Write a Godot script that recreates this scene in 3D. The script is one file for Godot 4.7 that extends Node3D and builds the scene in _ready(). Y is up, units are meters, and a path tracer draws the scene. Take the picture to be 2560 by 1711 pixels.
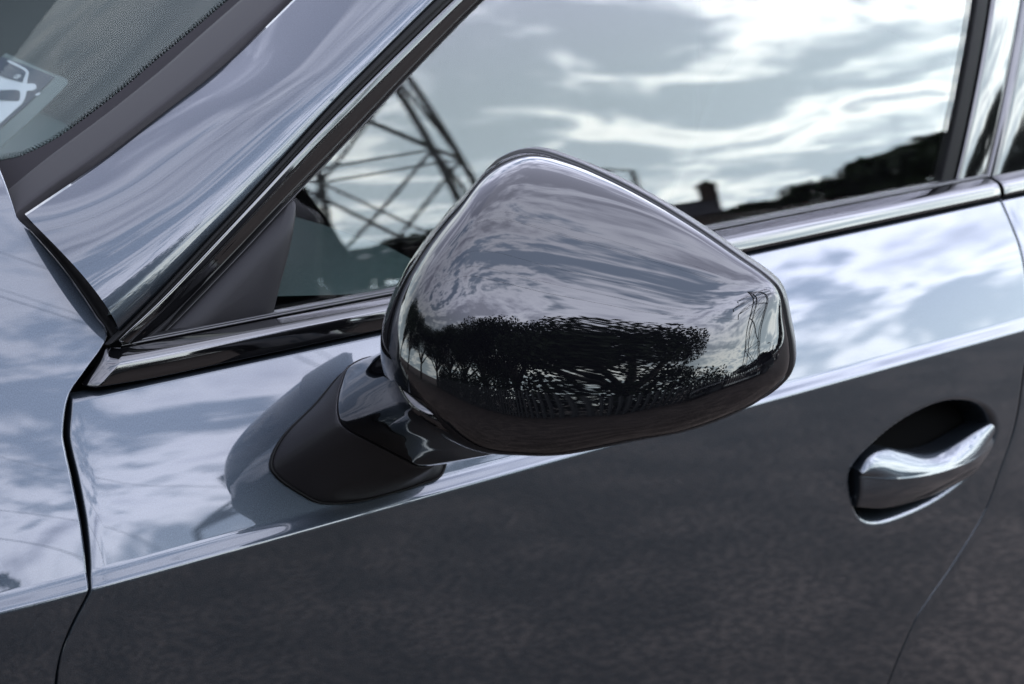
extends Node3D
# A close view along the flank of a dark blue-grey hatchback: x runs towards the car's rear, y up, z out from the flank.

var M := {}

func _ready():
	# ---------------------------------------------------------------- camera
	var cam := Camera3D.new()
	cam.name = "camera"
	add_child(cam)
	cam.position = Vector3(-0.23725, 1.33673, 0.97576)
	cam.rotation_degrees = Vector3(-17.6345, -32.0, 0)
	cam.near = 0.05
	cam.far = 3000.0
	var at := CameraAttributesPhysical.new()
	at.frustum_focal_length = 50.0
	at.frustum_focus_distance = 1.02
	at.frustum_near = 0.05
	at.frustum_far = 3000.0
	at.exposure_aperture = 7.5
	cam.attributes = at
	cam.projection = Camera3D.PROJECTION_FRUSTUM
	cam.size = 2.0 * 0.05 * tan(deg_to_rad(14.0))
	cam.frustum_offset = Vector2.ZERO
	cam.current = true
	# ---------------------------------------------------------------- sky, sun, exposure
	var env := Environment.new()
	env.background_mode = Environment.BG_SKY
	var sky := Sky.new()
	var pano := PanoramaSkyMaterial.new()
	pano.panorama = sky_panorama(2048, 1024)
	sky.sky_material = pano
	env.sky = sky
	env.background_energy_multiplier = 3.0
	env.tonemap_mode = Environment.TONE_MAPPER_LINEAR
	env.tonemap_exposure = 2.12
	env.sdfgi_enabled = true
	env.ssao_enabled = true
	env.ssil_enabled = true
	var we := WorldEnvironment.new()
	we.name = "environment"
	we.environment = env
	add_child(we)
	var sun := DirectionalLight3D.new()
	sun.name = "sun"
	sun.light_energy = 0.15
	sun.light_angular_distance = 160.0
	sun.light_color = Color(1.0, 0.97, 0.92)
	sun.shadow_enabled = true
	add_child(sun)
	sun.look_at_from_position(SUN_DIR * 10.0, Vector3.ZERO, Vector3.UP)
	# ---------------------------------------------------------------- the place
	make_materials()
	build_ground()
	build_car()
	build_permit()
	build_surroundings()

const SUN_DIR := Vector3(0.663, 0.5, 0.557)

# ==================================================================== helpers
func sst(a: float, b: float, x: float) -> float:
	return smoothstep(a, b, x)

func tag(o: Node, label := "", category := "", group := "", kind := "") -> void:
	if label: o.set_meta("label", label)
	if category: o.set_meta("category", category)
	if group: o.set_meta("group", group)
	if kind: o.set_meta("kind", kind)

func put(called: String, mesh: Mesh, mat: Material, parent: Node = self) -> MeshInstance3D:
	var o := MeshInstance3D.new()
	o.name = called
	o.mesh = mesh
	o.material_override = mat
	parent.add_child(o, true)
	return o

func base(called: String, parent: Node = self) -> Node3D:
	var o := Node3D.new()
	o.name = called
	parent.add_child(o, true)
	return o

# a smooth curve through the given points, as n points evenly spread along it
func crv(pts: Array, n: int, closed := false) -> PackedVector3Array:
	var c := []
	var m := pts.size()
	var segs := m if closed else m - 1
	for i in segs:
		var p1: Vector3 = pts[i]
		var p2: Vector3 = pts[(i + 1) % m]
		var p0: Vector3 = pts[(i - 1 + m) % m] if closed or i > 0 else p1 * 2.0 - p2
		var p3: Vector3 = pts[(i + 2) % m] if closed or i < m - 2 else p2 * 2.0 - p1
		for k in 16:
			var t := k / 16.0
			c.append(0.5 * (2.0 * p1 + (p2 - p0) * t + (2.0 * p0 - 5.0 * p1 + 4.0 * p2 - p3) * t * t + (3.0 * p1 - p0 - 3.0 * p2 + p3) * t * t * t))
	c.append(pts[0] if closed else pts[m - 1])
	return even(c, n, closed)

func even(c: Array, n: int, closed := false) -> PackedVector3Array:
	var d := [0.0]
	for i in range(1, c.size()):
		d.append(d[i - 1] + (c[i] as Vector3).distance_to(c[i - 1]))
	var total: float = d[-1]
	var out := PackedVector3Array()
	var j := 0
	var count := n if closed else n - 1
	for i in n:
		var s := total * i / count
		while j < c.size() - 2 and d[j + 1] < s:
			j += 1
		var span: float = maxf(d[j + 1] - d[j], 1e-9)
		out.append((c[j] as Vector3).lerp(c[j + 1], clampf((s - d[j]) / span, 0.0, 1.0)))
	return out

# straight polyline, evenly resampled
func pl(pts: Array, n: int) -> PackedVector3Array:
	return even(pts, n)

# smooth mesh over a grid of rows; closed wraps each row round; towards: the side that faces out
func grid(rows: Array, closed := false, flip := false, cap_first := false, hole = null) -> ArrayMesh:
	var R := rows.size()
	var C: int = rows[0].size()
	var v := PackedVector3Array()
	var nn := PackedVector3Array()
	for r in R:
		v.append_array(rows[r])
	nn.resize(v.size())
	for r in R:
		for k in C:
			var a := r * C
			var du: Vector3
			if closed:
				du = v[a + (k + 1) % C] - v[a + (k - 1 + C) % C]
			else:
				du = v[a + mini(k + 1, C - 1)] - v[a + maxi(k - 1, 0)]
			var dv: Vector3 = v[mini(r + 1, R - 1) * C + k] - v[maxi(r - 1, 0) * C + k]
			var n := du.cross(dv)
			nn[a + k] = (-n if flip else n).normalized()
	if cap_first:
		var s := Vector3.ZERO
		for k in C:
			s += nn[C + k]
		for k in C:
			nn[k] = s.normalized()
	var idx := PackedInt32Array()
	for r in R - 1:
		for k in (C if closed else C - 1):
			var a := r * C + k
			var b := r * C + (k + 1) % C
			var c := a + C
			var d := b + C
			if flip:
				idx.append_array([a, b, d, a, d, c])
			else:
				idx.append_array([a, d, b, a, c, d])
	var arr := []
	arr.resize(Mesh.ARRAY_MAX)
	arr[Mesh.ARRAY_VERTEX] = v
	arr[Mesh.ARRAY_NORMAL] = nn
	arr[Mesh.ARRAY_INDEX] = idx
	var m := ArrayMesh.new()
	m.add_surface_from_arrays(Mesh.PRIMITIVE_TRIANGLES, arr)
	return m

# sets every normal to the side of "towards"
func mesh_of(rows: Array, towards: Vector3, closed := false, cap_first := false) -> ArrayMesh:
	var R := rows.size()
	var C: int = rows[0].size()
	var s := 0.0
	for r in range(0, R - 1, maxi(1, R / 12)):
		for k in range(0, C - 1, maxi(1, C / 12)):
			var n: Vector3 = (rows[r][k + 1] - rows[r][k]).cross(rows[r + 1][k] - rows[r][k])
			s += n.dot(towards)
	return grid(rows, closed, s < 0.0, cap_first)

# a closed tube-like solid: every row is a loop; the side that is away from the loops' centres faces out
func mesh_out(rows: Array) -> ArrayMesh:
	var s := 0.0
	for r in rows.size() - 1:
		var m := Vector3.ZERO
		for p in rows[r]: m += p
		m /= rows[r].size()
		var C: int = rows[r].size()
		for k in C:
			var n: Vector3 = (rows[r][(k + 1) % C] - rows[r][k]).cross(rows[r + 1][k] - rows[r][k])
			s += n.dot(rows[r][k] - m)
	return grid(rows, true, s < 0.0)

func box_st(st: SurfaceTool, t: Transform3D, size: Vector3) -> void:
	var b := BoxMesh.new()
	b.size = size
	st.append_from(b, 0, t)

func bar_between(st: SurfaceTool, a: Vector3, b: Vector3, w: float) -> void:
	var y := (b - a).normalized()
	var x := y.cross(Vector3.FORWARD if absf(y.z) < 0.9 else Vector3.RIGHT).normalized()
	box_st(st, Transform3D(Basis(x, y, x.cross(y)), (a + b) / 2.0), Vector3(w, a.distance_to(b), w))

func lin(r: float, g: float, b: float) -> Color:
	return Color(r, g, b).linear_to_srgb()

func noise_tex(size: int, freq: float, oct: int, sd: int, ramp: Gradient = null, normal := false, strength := 4.0) -> NoiseTexture2D:
	var n := FastNoiseLite.new()
	n.seed = sd
	n.frequency = freq
	n.fractal_octaves = oct
	var t := NoiseTexture2D.new()
	t.width = size
	t.height = size
	t.seamless = true
	t.noise = n
	if ramp: t.color_ramp = ramp
	t.as_normal_map = normal
	t.bump_strength = strength
	return t

func ramp(a: Color, b: Color, lo := 0.0, hi := 1.0) -> Gradient:
	var g := Gradient.new()
	g.offsets = PackedFloat32Array([lo, hi])
	g.colors = PackedColorArray([a, b])
	return g

# ==================================================================== sky
func sky_panorama(w: int, h: int) -> ImageTexture:
	var big := FastNoiseLite.new()
	big.seed = 11
	big.frequency = 0.62
	big.fractal_octaves = 4
	big.fractal_gain = 0.5
	var fine := FastNoiseLite.new()
	fine.seed = 27
	fine.frequency = 2.6
	fine.fractal_octaves = 5
	fine.fractal_gain = 0.58
	var warp := FastNoiseLite.new()
	warp.seed = 5
	warp.frequency = 0.9
	warp.fractal_octaves = 3
	var data := PackedFloat32Array()
	data.resize(w * h * 3)
	var half := h / 2
	for j in half:
		var el := PI * 0.5 - PI * (j + 0.5) / h
		var y := sin(el)
		var ce := cos(el)
		var low := 1.0 - smoothstep(0.04, 0.42, y)
		var tint := 1.0 - smoothstep(0.22, 0.62, y)
		for i in w:
			var ph := (i + 0.5) / w * TAU
			var x := sin(ph) * ce
			var z := -cos(ph) * ce
			var k := 1.0 / (y + 0.13)
			# the cloud sheet is drawn out a little along the wind
			var qx := (x * 0.80 + z * 0.60) * k * 0.72
			var qz := (-x * 0.60 + z * 0.80) * k * 1.25
			var wx := warp.get_noise_2d(qx, qz) * 0.22
			var wz := warp.get_noise_2d(qx + 31.0, qz - 17.0) * 0.22
			var n1 := big.get_noise_2d(qx + wx, qz + wz)
			var n2 := fine.get_noise_2d(qx + wx * 1.5, qz + wz * 1.5)
			var n3 := fine.get_noise_2d(qx * 3.3 + 7.0, qz * 3.3 + wx * 2.0)
			var dot := x * SUN_DIR.x + y * SUN_DIR.y + z * SUN_DIR.z
			var glow := exp((dot - 1.0) * 7.0)
			var d := 0.69 + n1 * 1.10 + n2 * 0.72 + n3 * 0.34 * (1.0 - low) + 0.24 * low - 0.16 * glow - 0.10 * smoothstep(0.6, 0.95, y)
			var cover := smoothstep(0.08, 0.46, d)
			var thick := smoothstep(0.40, 1.12, d + n2 * 0.12)
			var lum := lerpf(1.30, lerpf(0.60, 0.66, low), thick)
			# thin cloud in front of the sun scatters most round it; the far side lies under heavier cloud
			var side := lerpf(lerpf(0.45, 1.06, smoothstep(-0.5, 0.40, dot)), 1.0, 0.55 * low)
			lum *= (side + 0.85 * glow) * (1.0 + 0.20 * low) * lerpf(1.0, 0.64, smoothstep(0.55, 0.95, y))
			var cr := lum * lerpf(0.925 - 0.05 * thick, 0.97 - 0.20 * thick, tint)
			var cg := lum * lerpf(0.97 - 0.04 * thick, 1.02 - 0.08 * thick, tint)
			var cb := lum * lerpf(1.19 + 0.06 * thick, 1.0 + 0.06 * thick, tint)
			var o := (j * w + i) * 3
			data[o] = lerpf(lerpf(0.30, 0.72, tint) * (side + 0.5 * glow), cr, cover)
			data[o + 1] = lerpf(lerpf(0.38, 0.86, tint) * (side + 0.5 * glow), cg, cover)
			data[o + 2] = lerpf(lerpf(0.56, 0.98, tint) * (side + 0.5 * glow), cb, cover)
	for j in range(half, h):
		for i in w:
			var o := (j * w + i) * 3
			data[o] = 0.12
			data[o + 1] = 0.115
			data[o + 2] = 0.11
	return ImageTexture.create_from_image(Image.create_from_data(w, h, false, Image.FORMAT_RGBF, data.to_byte_array()))

# ==================================================================== materials
func plain(called: String, c: Color, rough: float, spec := 0.5) -> StandardMaterial3D:
	var m := StandardMaterial3D.new()
	m.resource_name = called
	m.albedo_color = c
	m.roughness = rough
	m.metallic_specular = spec
	M[called] = m
	return m

func tri(m: StandardMaterial3D, scale: float) -> void:
	m.uv1_triplanar = true
	m.uv1_world_triplanar = true
	m.uv1_scale = Vector3.ONE * scale

func make_materials() -> void:
	# metallic paint: aluminium flakes in dark blue-grey lacquer under a clear coat
	var p := plain("paint", Color.WHITE, 0.44)
	p.metallic = 0.9
	p.albedo_texture = noise_tex(512, 0.35, 2, 3, ramp(lin(0.008, 0.0108, 0.0145), lin(0.031, 0.039, 0.048), 0.15, 0.85))
	p.clearcoat_enabled = true
	p.clearcoat = 1.0
	p.clearcoat_roughness = 0.0
	tri(p, 6.0)
	var g := plain("gloss_black", lin(0.0012, 0.0012, 0.0016), 0.0)
	g.clearcoat_enabled = false
	var trim := plain("trim_black", lin(0.0014, 0.0014, 0.0016), 0.06)
	trim.metallic_specular = 0.6
	plain("bezel", lin(0.008, 0.008, 0.0085), 0.33)
	var grain := plain("grained_plastic", lin(0.0065, 0.0062, 0.007), 0.48, 0.27)
	grain.normal_enabled = true
	grain.normal_texture = noise_tex(512, 0.06, 2, 8, null, true, 6.0)
	grain.normal_scale = 0.28
	tri(grain, 32.0)
	plain("rubber", lin(0.004, 0.004, 0.004), 0.55, 0.18)
	plain("gap_black", lin(0.001, 0.001, 0.001), 0.8, 0.1)
	plain("frit", lin(0.0155, 0.0145, 0.0155), 0.7, 0.04)
	plain("screen_trim", lin(0.0165, 0.0155, 0.0165), 0.6, 0.14)
	var glass := plain("side_glass", lin(0.80, 0.93, 0.90), 0.0)
	glass.albedo_color.a = 0.0
	glass.transparency = BaseMaterial3D.TRANSPARENCY_ALPHA
	glass.metallic_specular = 0.45
	var ws := plain("screen_glass", lin(0.3, 0.36, 0.34), 0.0, 0.105)
	ws.albedo_color.a = 0.07
	ws.transparency = BaseMaterial3D.TRANSPARENCY_ALPHA
	var wi := plain("screen_inner", lin(0.3, 0.36, 0.34), 0.0, 0.05)
	wi.albedo_color.a = 0.01
	wi.transparency = BaseMaterial3D.TRANSPARENCY_ALPHA
	var dash := plain("dash_leather", lin(0.008, 0.016, 0.0145), 0.6, 0.2)
	dash.normal_enabled = true
	dash.normal_texture = noise_tex(512, 0.05, 3, 14, null, true, 8.0)
	dash.normal_scale = 0.45
	tri(dash, 26.0)
	plain("cabin_black", lin(0.003, 0.003, 0.0033), 0.9, 0.1)
	plain("far_trim", lin(0.003, 0.0033, 0.0035), 0.9, 0.1)
	plain("headliner", lin(0.005, 0.005, 0.005), 0.9, 0.1)
	var mg := plain("mirror_glass", Color(0.85, 0.87, 0.88), 0.0)
	mg.metallic = 1.0
	var ground := plain("asphalt", Color.WHITE, 0.9, 0.3)
	ground.albedo_texture = noise_tex(1024, 0.04, 5, 21, ramp(lin(0.052, 0.042, 0.035), lin(0.160, 0.129, 0.108), 0.3, 0.75))
	ground.detail_enabled = true
	ground.detail_blend_mode = BaseMaterial3D.BLEND_MODE_MUL
	ground.detail_albedo = noise_tex(1024, 0.012, 4, 33, ramp(Color(0.76, 0.75, 0.74), Color(1, 0.99, 0.98), 0.3, 0.7))
	ground.detail_mask = null
	ground.detail_uv_layer = BaseMaterial3D.DETAIL_UV_2
	ground.uv2_triplanar = true
	ground.uv2_world_triplanar = true
	ground.uv2_scale = Vector3.ONE * 0.23
	tri(ground, 0.8)
	plain("leaf", lin(0.020, 0.030, 0.013), 0.7, 0.25)
	plain("leaf_far", lin(0.025, 0.036, 0.018), 0.7, 0.2)
	plain("bark", lin(0.06, 0.05, 0.04), 0.9)
	plain("steel", lin(0.05, 0.054, 0.058), 0.6)
	plain("fence_steel", lin(0.045, 0.048, 0.05), 0.5)
	plain("brick_wall", lin(0.07, 0.05, 0.042), 0.9)
	plain("slate", lin(0.035, 0.035, 0.038), 0.8, 0.2)
	var sil := plain("car_silver", lin(0.45, 0.46, 0.47), 0.3)
	sil.metallic = 0.6
	plain("car_white", lin(0.75, 0.75, 0.74), 0.25)
	plain("car_red", lin(0.35, 0.03, 0.025), 0.25)
	plain("car_glass", lin(0.01, 0.012, 0.012), 0.03)
	plain("tyre", lin(0.012, 0.012, 0.012), 0.8)
	plain("holder", lin(0.024, 0.034, 0.033), 0.6, 0.05)
	plain("card", lin(0.0075, 0.010, 0.0165), 0.8, 0.0)
	plain("print_white", lin(0.13, 0.15, 0.153), 0.8, 0.0)

# ==================================================================== the flank of the car
const DSTEP := 0.0005
const DMIN := -0.24
var ztab := PackedFloat32Array()

func flank_slope(D: float) -> float:
	var s := D / 0.12
	var m: float
	if D < 0.0:
		m = 0.81 - 3.5 * D
		if D < -0.115: m += 900.0 * (D + 0.115) * (D + 0.115)
	else:
		m = 0.715 + 0.095 * cos(PI * clampf(s / 0.9, 0.0, 1.0))
	m += 0.62 * sst(0.92, 0.97, s)
	var low := 0.035 - 0.30 * clampf(D - 0.12, 0.0, 0.5)
	return lerpf(m, low, sst(0.985, 1.03, s))

func make_flank() -> void:
	var n := int(1.05 / DSTEP)
	var z := 0.0
	var zero := 0.0
	var at12 := 0.0
	for i in n:
		z += flank_slope(DMIN + i * DSTEP) * DSTEP
		ztab.append(z)
	zero = ztab[int(round(-DMIN / DSTEP))]
	at12 = ztab[int(round((0.12 - DMIN) / DSTEP))] - zero
	for i in n:
		ztab[i] = (ztab[i] - zero) * 0.08 / at12

func y_belt(x: float) -> float: return 0.996 + 0.037 * x
func y_crease(x: float) -> float: return 0.8785 + 0.030 * x

# the point of the flank at x whose profile coordinate is D (0 at the belt, 0.12 at the crease)
func flank(x: float, D: float) -> Vector3:
	var y: float
	if D < 0.12:
		y = y_belt(x) - D * (y_belt(x) - y_crease(x)) / 0.12
	else:
		y = y_crease(x) - (D - 0.12)
	var f := clampf((D - DMIN) / DSTEP, 0.0, ztab.size() - 2.0)
	var i := int(f)
	var z := lerpf(ztab[i], ztab[i + 1], f - i)
	var n := minf(x, 0.02) - 0.02
	return Vector3(x, y, z - 0.28 * n * n)

func D_of(p: Vector3) -> float:
	var d := (y_belt(p.x) - p.y) * 0.12 / (y_belt(p.x) - y_crease(p.x))
	return d if d < 0.12 else 0.12 + y_crease(p.x) - p.y

# a shut line as x over D
func x_at(line: Array, D: float) -> float:
	if D <= line[0].x: return line[0].y
	for i in range(1, line.size()):
		if D <= line[i].x:
			var p: Vector2 = line[i - 1]
			var q: Vector2 = line[i]
			var p0: Vector2 = line[maxi(i - 2, 0)]
			var q1: Vector2 = line[mini(i + 1, line.size() - 1)]
			var h := q.x - p.x
			var t := (D - p.x) / h
			var m0 := (q.y - p0.y) / maxf(q.x - p0.x, 1e-6) * h
			var m1 := (q1.y - p.y) / maxf(q1.x - p.x, 1e-6) * h
			return (2*t*t*t - 3*t*t + 1) * p.y + (t*t*t - 2*t*t + t) * m0 + (3*t*t - 2*t*t*t) * q.y + (t*t*t - t*t) * m1
	return line[-1].y

func line_of(pts: Array) -> Array:
	var out := []
	for p in pts:
		out.append(Vector2(D_of(p), p.x))
	return out

func profile_rows(d0: float, d1: float) -> Array:
	var out := []
	var d := d0
	while d < d1:
		out.append(d)
		if d > 0.103 and d < 0.128: d += 0.0006
		elif d > 0.165 and d < 0.31: d += 0.0022
		elif d < 0.103: d += 0.003
		else: d += 0.006
	out.append(d1)
	return out

# one outer panel between two shut lines, its edges folded in
func panel(left: Array, right: Array, Ds: Array, xs: Array, dent: bool) -> Array:
	var rows := []
	for D in Ds:
		var xl := x_at(left, D)
		var xr := x_at(right, D)
		var row := PackedVector3Array()
		for e in [[-0.0022, 0.016], [-0.0021, 0.006], [-0.0016, 0.0021], [-0.0009, 0.0007]]:
			row.append(flank(xl + e[0], D) - Vector3(0, 0, e[1]))
		for u in xs:
			var p := flank(lerpf(xl, xr, u), D)
			if dent: p.z -= recess_depth(p.x, p.y)
			row.append(p)
		for e in [[0.0009, 0.0007], [0.0016, 0.0021], [0.0021, 0.006], [0.0022, 0.016]]:
			row.append(flank(xr + e[0], D) - Vector3(0, 0, e[1]))
		rows.append(row)
	# top and bottom edges fold in too
	var top := PackedVector3Array()
	for p in rows[0]: top.append(p + Vector3(0, 0.0005, -0.012))
	rows.push_front(top)
	return rows

var recess_loop := PackedVector2Array()

func recess_depth(x: float, y: float) -> float:
	if x < 0.70 or x > 0.97 or y < 0.715 or y > 0.86: return 0.0
	var p := Vector2(x, y)
	var best := 1e9
	var n := recess_loop.size()
	for i in n:
		var q := Geometry2D.get_closest_point_to_segment(p, recess_loop[i], recess_loop[(i + 1) % n])
		best = minf(best, p.distance_squared_to(q))
	best = sqrt(best)
	if not Geometry2D.is_point_in_polygon(p, recess_loop): best = -best
	var depth := 0.040
	# the right end and the lower lip run out gently
	var soft := lerpf(0.010, 0.030, sst(0.88, 0.95, x))
	if y < 0.769: soft = maxf(soft, 0.016)
	var t := sst(-0.004, soft, best)
	return depth * t * t * (2.0 - t)

func build_car() -> void:
	make_flank()
	var car := base("hatchback")
	tag(car, "dark blue-grey metallic hatchback seen close along its front door and black door mirror", "car")
	var gap_r := line_of([Vector3(-0.0064, 0.9962, 0), Vector3(-0.0105, 0.985, 0), Vector3(-0.0162, 0.9696, 0), Vector3(-0.0172, 0.9575, 0), Vector3(-0.0173, 0.945, 0), Vector3(-0.018, 0.9289, 0), Vector3(-0.0192, 0.9134, 0), Vector3(-0.0226, 0.8911, 0), Vector3(-0.0263, 0.8775, 0), Vector3(-0.0305, 0.870, 0), Vector3(-0.042, 0.8523, 0), Vector3(-0.0522, 0.8321, 0), Vector3(-0.0579, 0.8052, 0), Vector3(-0.066, 0.74, 0), Vector3(-0.07, 0.5, 0), Vector3(-0.07, 0.2, 0)])
	var fen_r := line_of([Vector3(-0.0125, 1.1069, 0), Vector3(-0.006, 1.099, 0), Vector3(0.0011, 1.0877, 0), Vector3(0.009, 1.0737, 0), Vector3(0.0162, 1.0578, 0), Vector3(0.023, 1.0402, 0), Vector3(0.0268, 1.0274, 0), Vector3(0.004, 1.008, 0), Vector3(-0.0112, 0.9952, 0), Vector3(-0.0222, 0.9729, 0), Vector3(-0.0238, 0.9599, 0), Vector3(-0.024, 0.9482, 0), Vector3(-0.0246, 0.93, 0), Vector3(-0.0253, 0.9145, 0), Vector3(-0.0278, 0.892, 0), Vector3(-0.0305, 0.8773, 0), Vector3(-0.0335, 0.8715, 0), Vector3(-0.0453, 0.8531, 0), Vector3(-0.0551, 0.8328, 0), Vector3(-0.0617, 0.8061, 0), Vector3(-0.070, 0.74, 0), Vector3(-0.074, 0.5, 0), Vector3(-0.074, 0.2, 0)])
	var gap2: Array = line_of([Vector3(1.0035, 1.0336, 0), Vector3(1.0042, 1.009, 0), Vector3(1.003, 0.9763, 0), Vector3(0.9877, 0.9269, 0), Vector3(0.973, 0.8716, 0), Vector3(0.9669, 0.8004, 0), Vector3(0.9493, 0.7453, 0), Vector3(0.9323, 0.7026, 0), Vector3(0.894, 0.6532, 0), Vector3(0.84, 0.59, 0), Vector3(0.80, 0.45, 0), Vector3(0.80, 0.2, 0)])
	var door_r := []
	var rear_l := []
	for p in gap2:
		door_r.append(p - Vector2(0, 0.0022))
		rear_l.append(p + Vector2(0, 0.0022))
	var loop := crv([Vector3(0.7205, 0.8018, 0), Vector3(0.7555, 0.8263, 0), Vector3(0.8005, 0.8425, 0), Vector3(0.8570, 0.8468, 0), Vector3(0.9155, 0.8291, 0), Vector3(0.9380, 0.7984, 0), Vector3(0.9156, 0.7645, 0), Vector3(0.8593, 0.7397, 0), Vector3(0.7980, 0.7309, 0), Vector3(0.7579, 0.7334, 0), Vector3(0.7341, 0.7474, 0), Vector3(0.7230, 0.7731, 0)], 90, true)
	for p in loop: recess_loop.append(Vector2(p.x, p.y))
	# ---- fender
	var xs := []
	for i in 61: xs.append(1.0 - pow(1.0 - i / 60.0, 1.6))
	var fl := [Vector2(-0.3, -0.62), Vector2(0.8, -0.62)]
	put("front_fender", mesh_of(panel(fl, fen_r, profile_rows(-0.19, 0.62), xs, false), Vector3(0, 0.4, 1)), M.paint, car)
	# ---- front door
	xs = []
	for i in 71: xs.append(i / 70.0 * 0.69)
	for i in 140: xs.append(0.69 + 0.31 * (i + 1) / 140.0)
	var Ds := profile_rows(0.0035, 0.66)
	var door := put("front_door", mesh_of(panel(gap_r, door_r, Ds, xs, true), Vector3(0, 0.4, 1)), M.paint, car)
	# ---- rear door
	xs = []
	for i in 41: xs.append(i / 40.0)
	put("rear_door", mesh_of(panel(rear_l, [Vector2(-0.3, 1.75), Vector2(0.8, 1.75)], profile_rows(0.0035, 0.66), xs, false), Vector3(0, 0.4, 1)), M.paint, car)
	# ---- the body behind the shut lines, and the sill
	var inner := []
	for D in [-0.11, -0.06, 0.0, 0.06, 0.12, 0.3, 0.62, 0.75]:
		var row := PackedVector3Array()
		for i in 60: row.append(flank(-0.6 + i * 0.04, D) - Vector3(0, 0.0, 0.03 if D > 0 else 0.05))
		inner.append(row)
	put("door_frame", mesh_of(inner.slice(2), Vector3(0, 0, 1)), M.gap_black, car)
	var sill := []
	for q in [[0.345, 0.105], [0.30, 0.10], [0.25, 0.085], [0.20, 0.04], [0.18, -0.1]]:
		sill.append(pl([Vector3(-0.6, q[0], q[1]), Vector3(1.75, q[0], q[1])], 8))
	put("sill", mesh_of(sill, Vector3(0, 0, 1)), M.grained_plastic, car)
	build_handle(door)
	build_pillar(car)
	build_belt(car)
	build_windows(car)
	build_mirror(car)
	build_cabin(car)

# ---------------------------------------------------------------- door handle
func build_handle(door: Node) -> void:
	var n := 60
	var upper := crv([Vector3(0.7262, 0.8010, 0.0880), Vector3(0.7413, 0.8120, 0.0862), Vector3(0.7693, 0.8125, 0.0812), Vector3(0.7930, 0.8050, 0.0815), Vector3(0.8272, 0.7945, 0.0815), Vector3(0.8561, 0.7925, 0.0815), Vector3(0.8865, 0.7975, 0.0808), Vector3(0.9083, 0.8030, 0.0805), Vector3(0.9340, 0.8075, 0.0785)], n)
	var crease := crv([Vector3(0.7268, 0.7948, 0.0900), Vector3(0.7744, 0.7842, 0.0977), Vector3(0.8318, 0.7780, 0.0982), Vector3(0.8972, 0.7788, 0.0922), Vector3(0.9400, 0.7926, 0.0790)], n)
	var lower := crv([Vector3(0.7292, 0.7600, 0.0866), Vector3(0.7685, 0.7504, 0.0892), Vector3(0.8135, 0.7474, 0.0882), Vector3(0.8517, 0.7474, 0.0862), Vector3(0.9108, 0.7560, 0.0825), Vector3(0.9400, 0.7800, 0.0785)], n)
	var rows := []
	var back := PackedVector3Array()
	for i in n: back.append(upper[i] + Vector3(0, -0.003, -0.026))
	rows.append(back)
	for k in 3:
		var r := PackedVector3Array()
		for i in n: r.append(upper[i] + Vector3(0, [-0.001, 0.0, 0.0][k], [-0.008, -0.0025, 0.0][k]))
		rows.append(r)
	for k in 7:
		var t := (k + 1) / 8.0
		var r := PackedVector3Array()
		for i in n:
			var p := upper[i].lerp(crease[i], t)
			p += Vector3(0, 0.35, 1).normalized() * 0.0028 * sin(PI * t)
			r.append(p)
		rows.append(r)
	for k in 3:
		var r := PackedVector3Array()
		for i in n: r.append(crease[i] + Vector3(0, [0.0006, 0.0, -0.0007][k], [-0.0004, 0.0003, 0.0][k]))
		rows.append(r)
	for k in 8:
		var t := (k + 1) / 9.0
		var r := PackedVector3Array()
		for i in n:
			var p := crease[i].lerp(lower[i], t)
			p.z += 0.0022 * sin(PI * t)
			r.append(p)
		rows.append(r)
	for q in [[0.0, 0.0], [-0.0008, -0.0016], [-0.0006, -0.006], [0.001, -0.022]]:
		var r := PackedVector3Array()
		for i in n: r.append(lower[i] + Vector3(0, q[0], q[1]))
		rows.append(r)
	# the front end is closed by a rounded edge
	for r in rows.size():
		var p: Vector3 = rows[r][0]
		rows[r].insert(0, p + Vector3(-0.0012, 0, -0.0016))
		rows[r].insert(0, p + Vector3(-0.0014, 0, -0.012))
		rows[r].insert(0, p + Vector3(-0.0010, 0, -0.024))
	put("door_handle", mesh_of(rows, Vector3(0, 0.3, 1)), M.paint, door)

# ---------------------------------------------------------------- windscreen pillar
const PIL_A := Vector3(0.792889, 0.594291, -0.134704)
const PIL_UP := Vector3(-0.599757, 0.800182, 0.0)
const PIL_OUT := Vector3(0.107788, 0.08079, 0.990883)
const SCR_O := Vector3(-0.0052, 1.1065, -0.0965)
const SCR_AX := Vector3(0.847532, 0.513534, -0.134064)
const SCR_IN := Vector3(-0.169535, 0.022585, -0.985265)
const SCR_N := Vector3(-0.502939, 0.857772, 0.106203)

func glass_z(y: float) -> float:
	var h := y - 1.02
	return -0.022 - (0.14054 * h + 0.5 * (0.27732 - 0.14054) / 0.2 * h * h)

func on_glass(x: float, y: float, off := 0.0) -> Vector3:
	return Vector3(x, y, glass_z(y) + off)

var pillar_edge: PackedVector3Array
var seal_edge: PackedVector3Array
var glass_edge: PackedVector3Array

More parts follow.
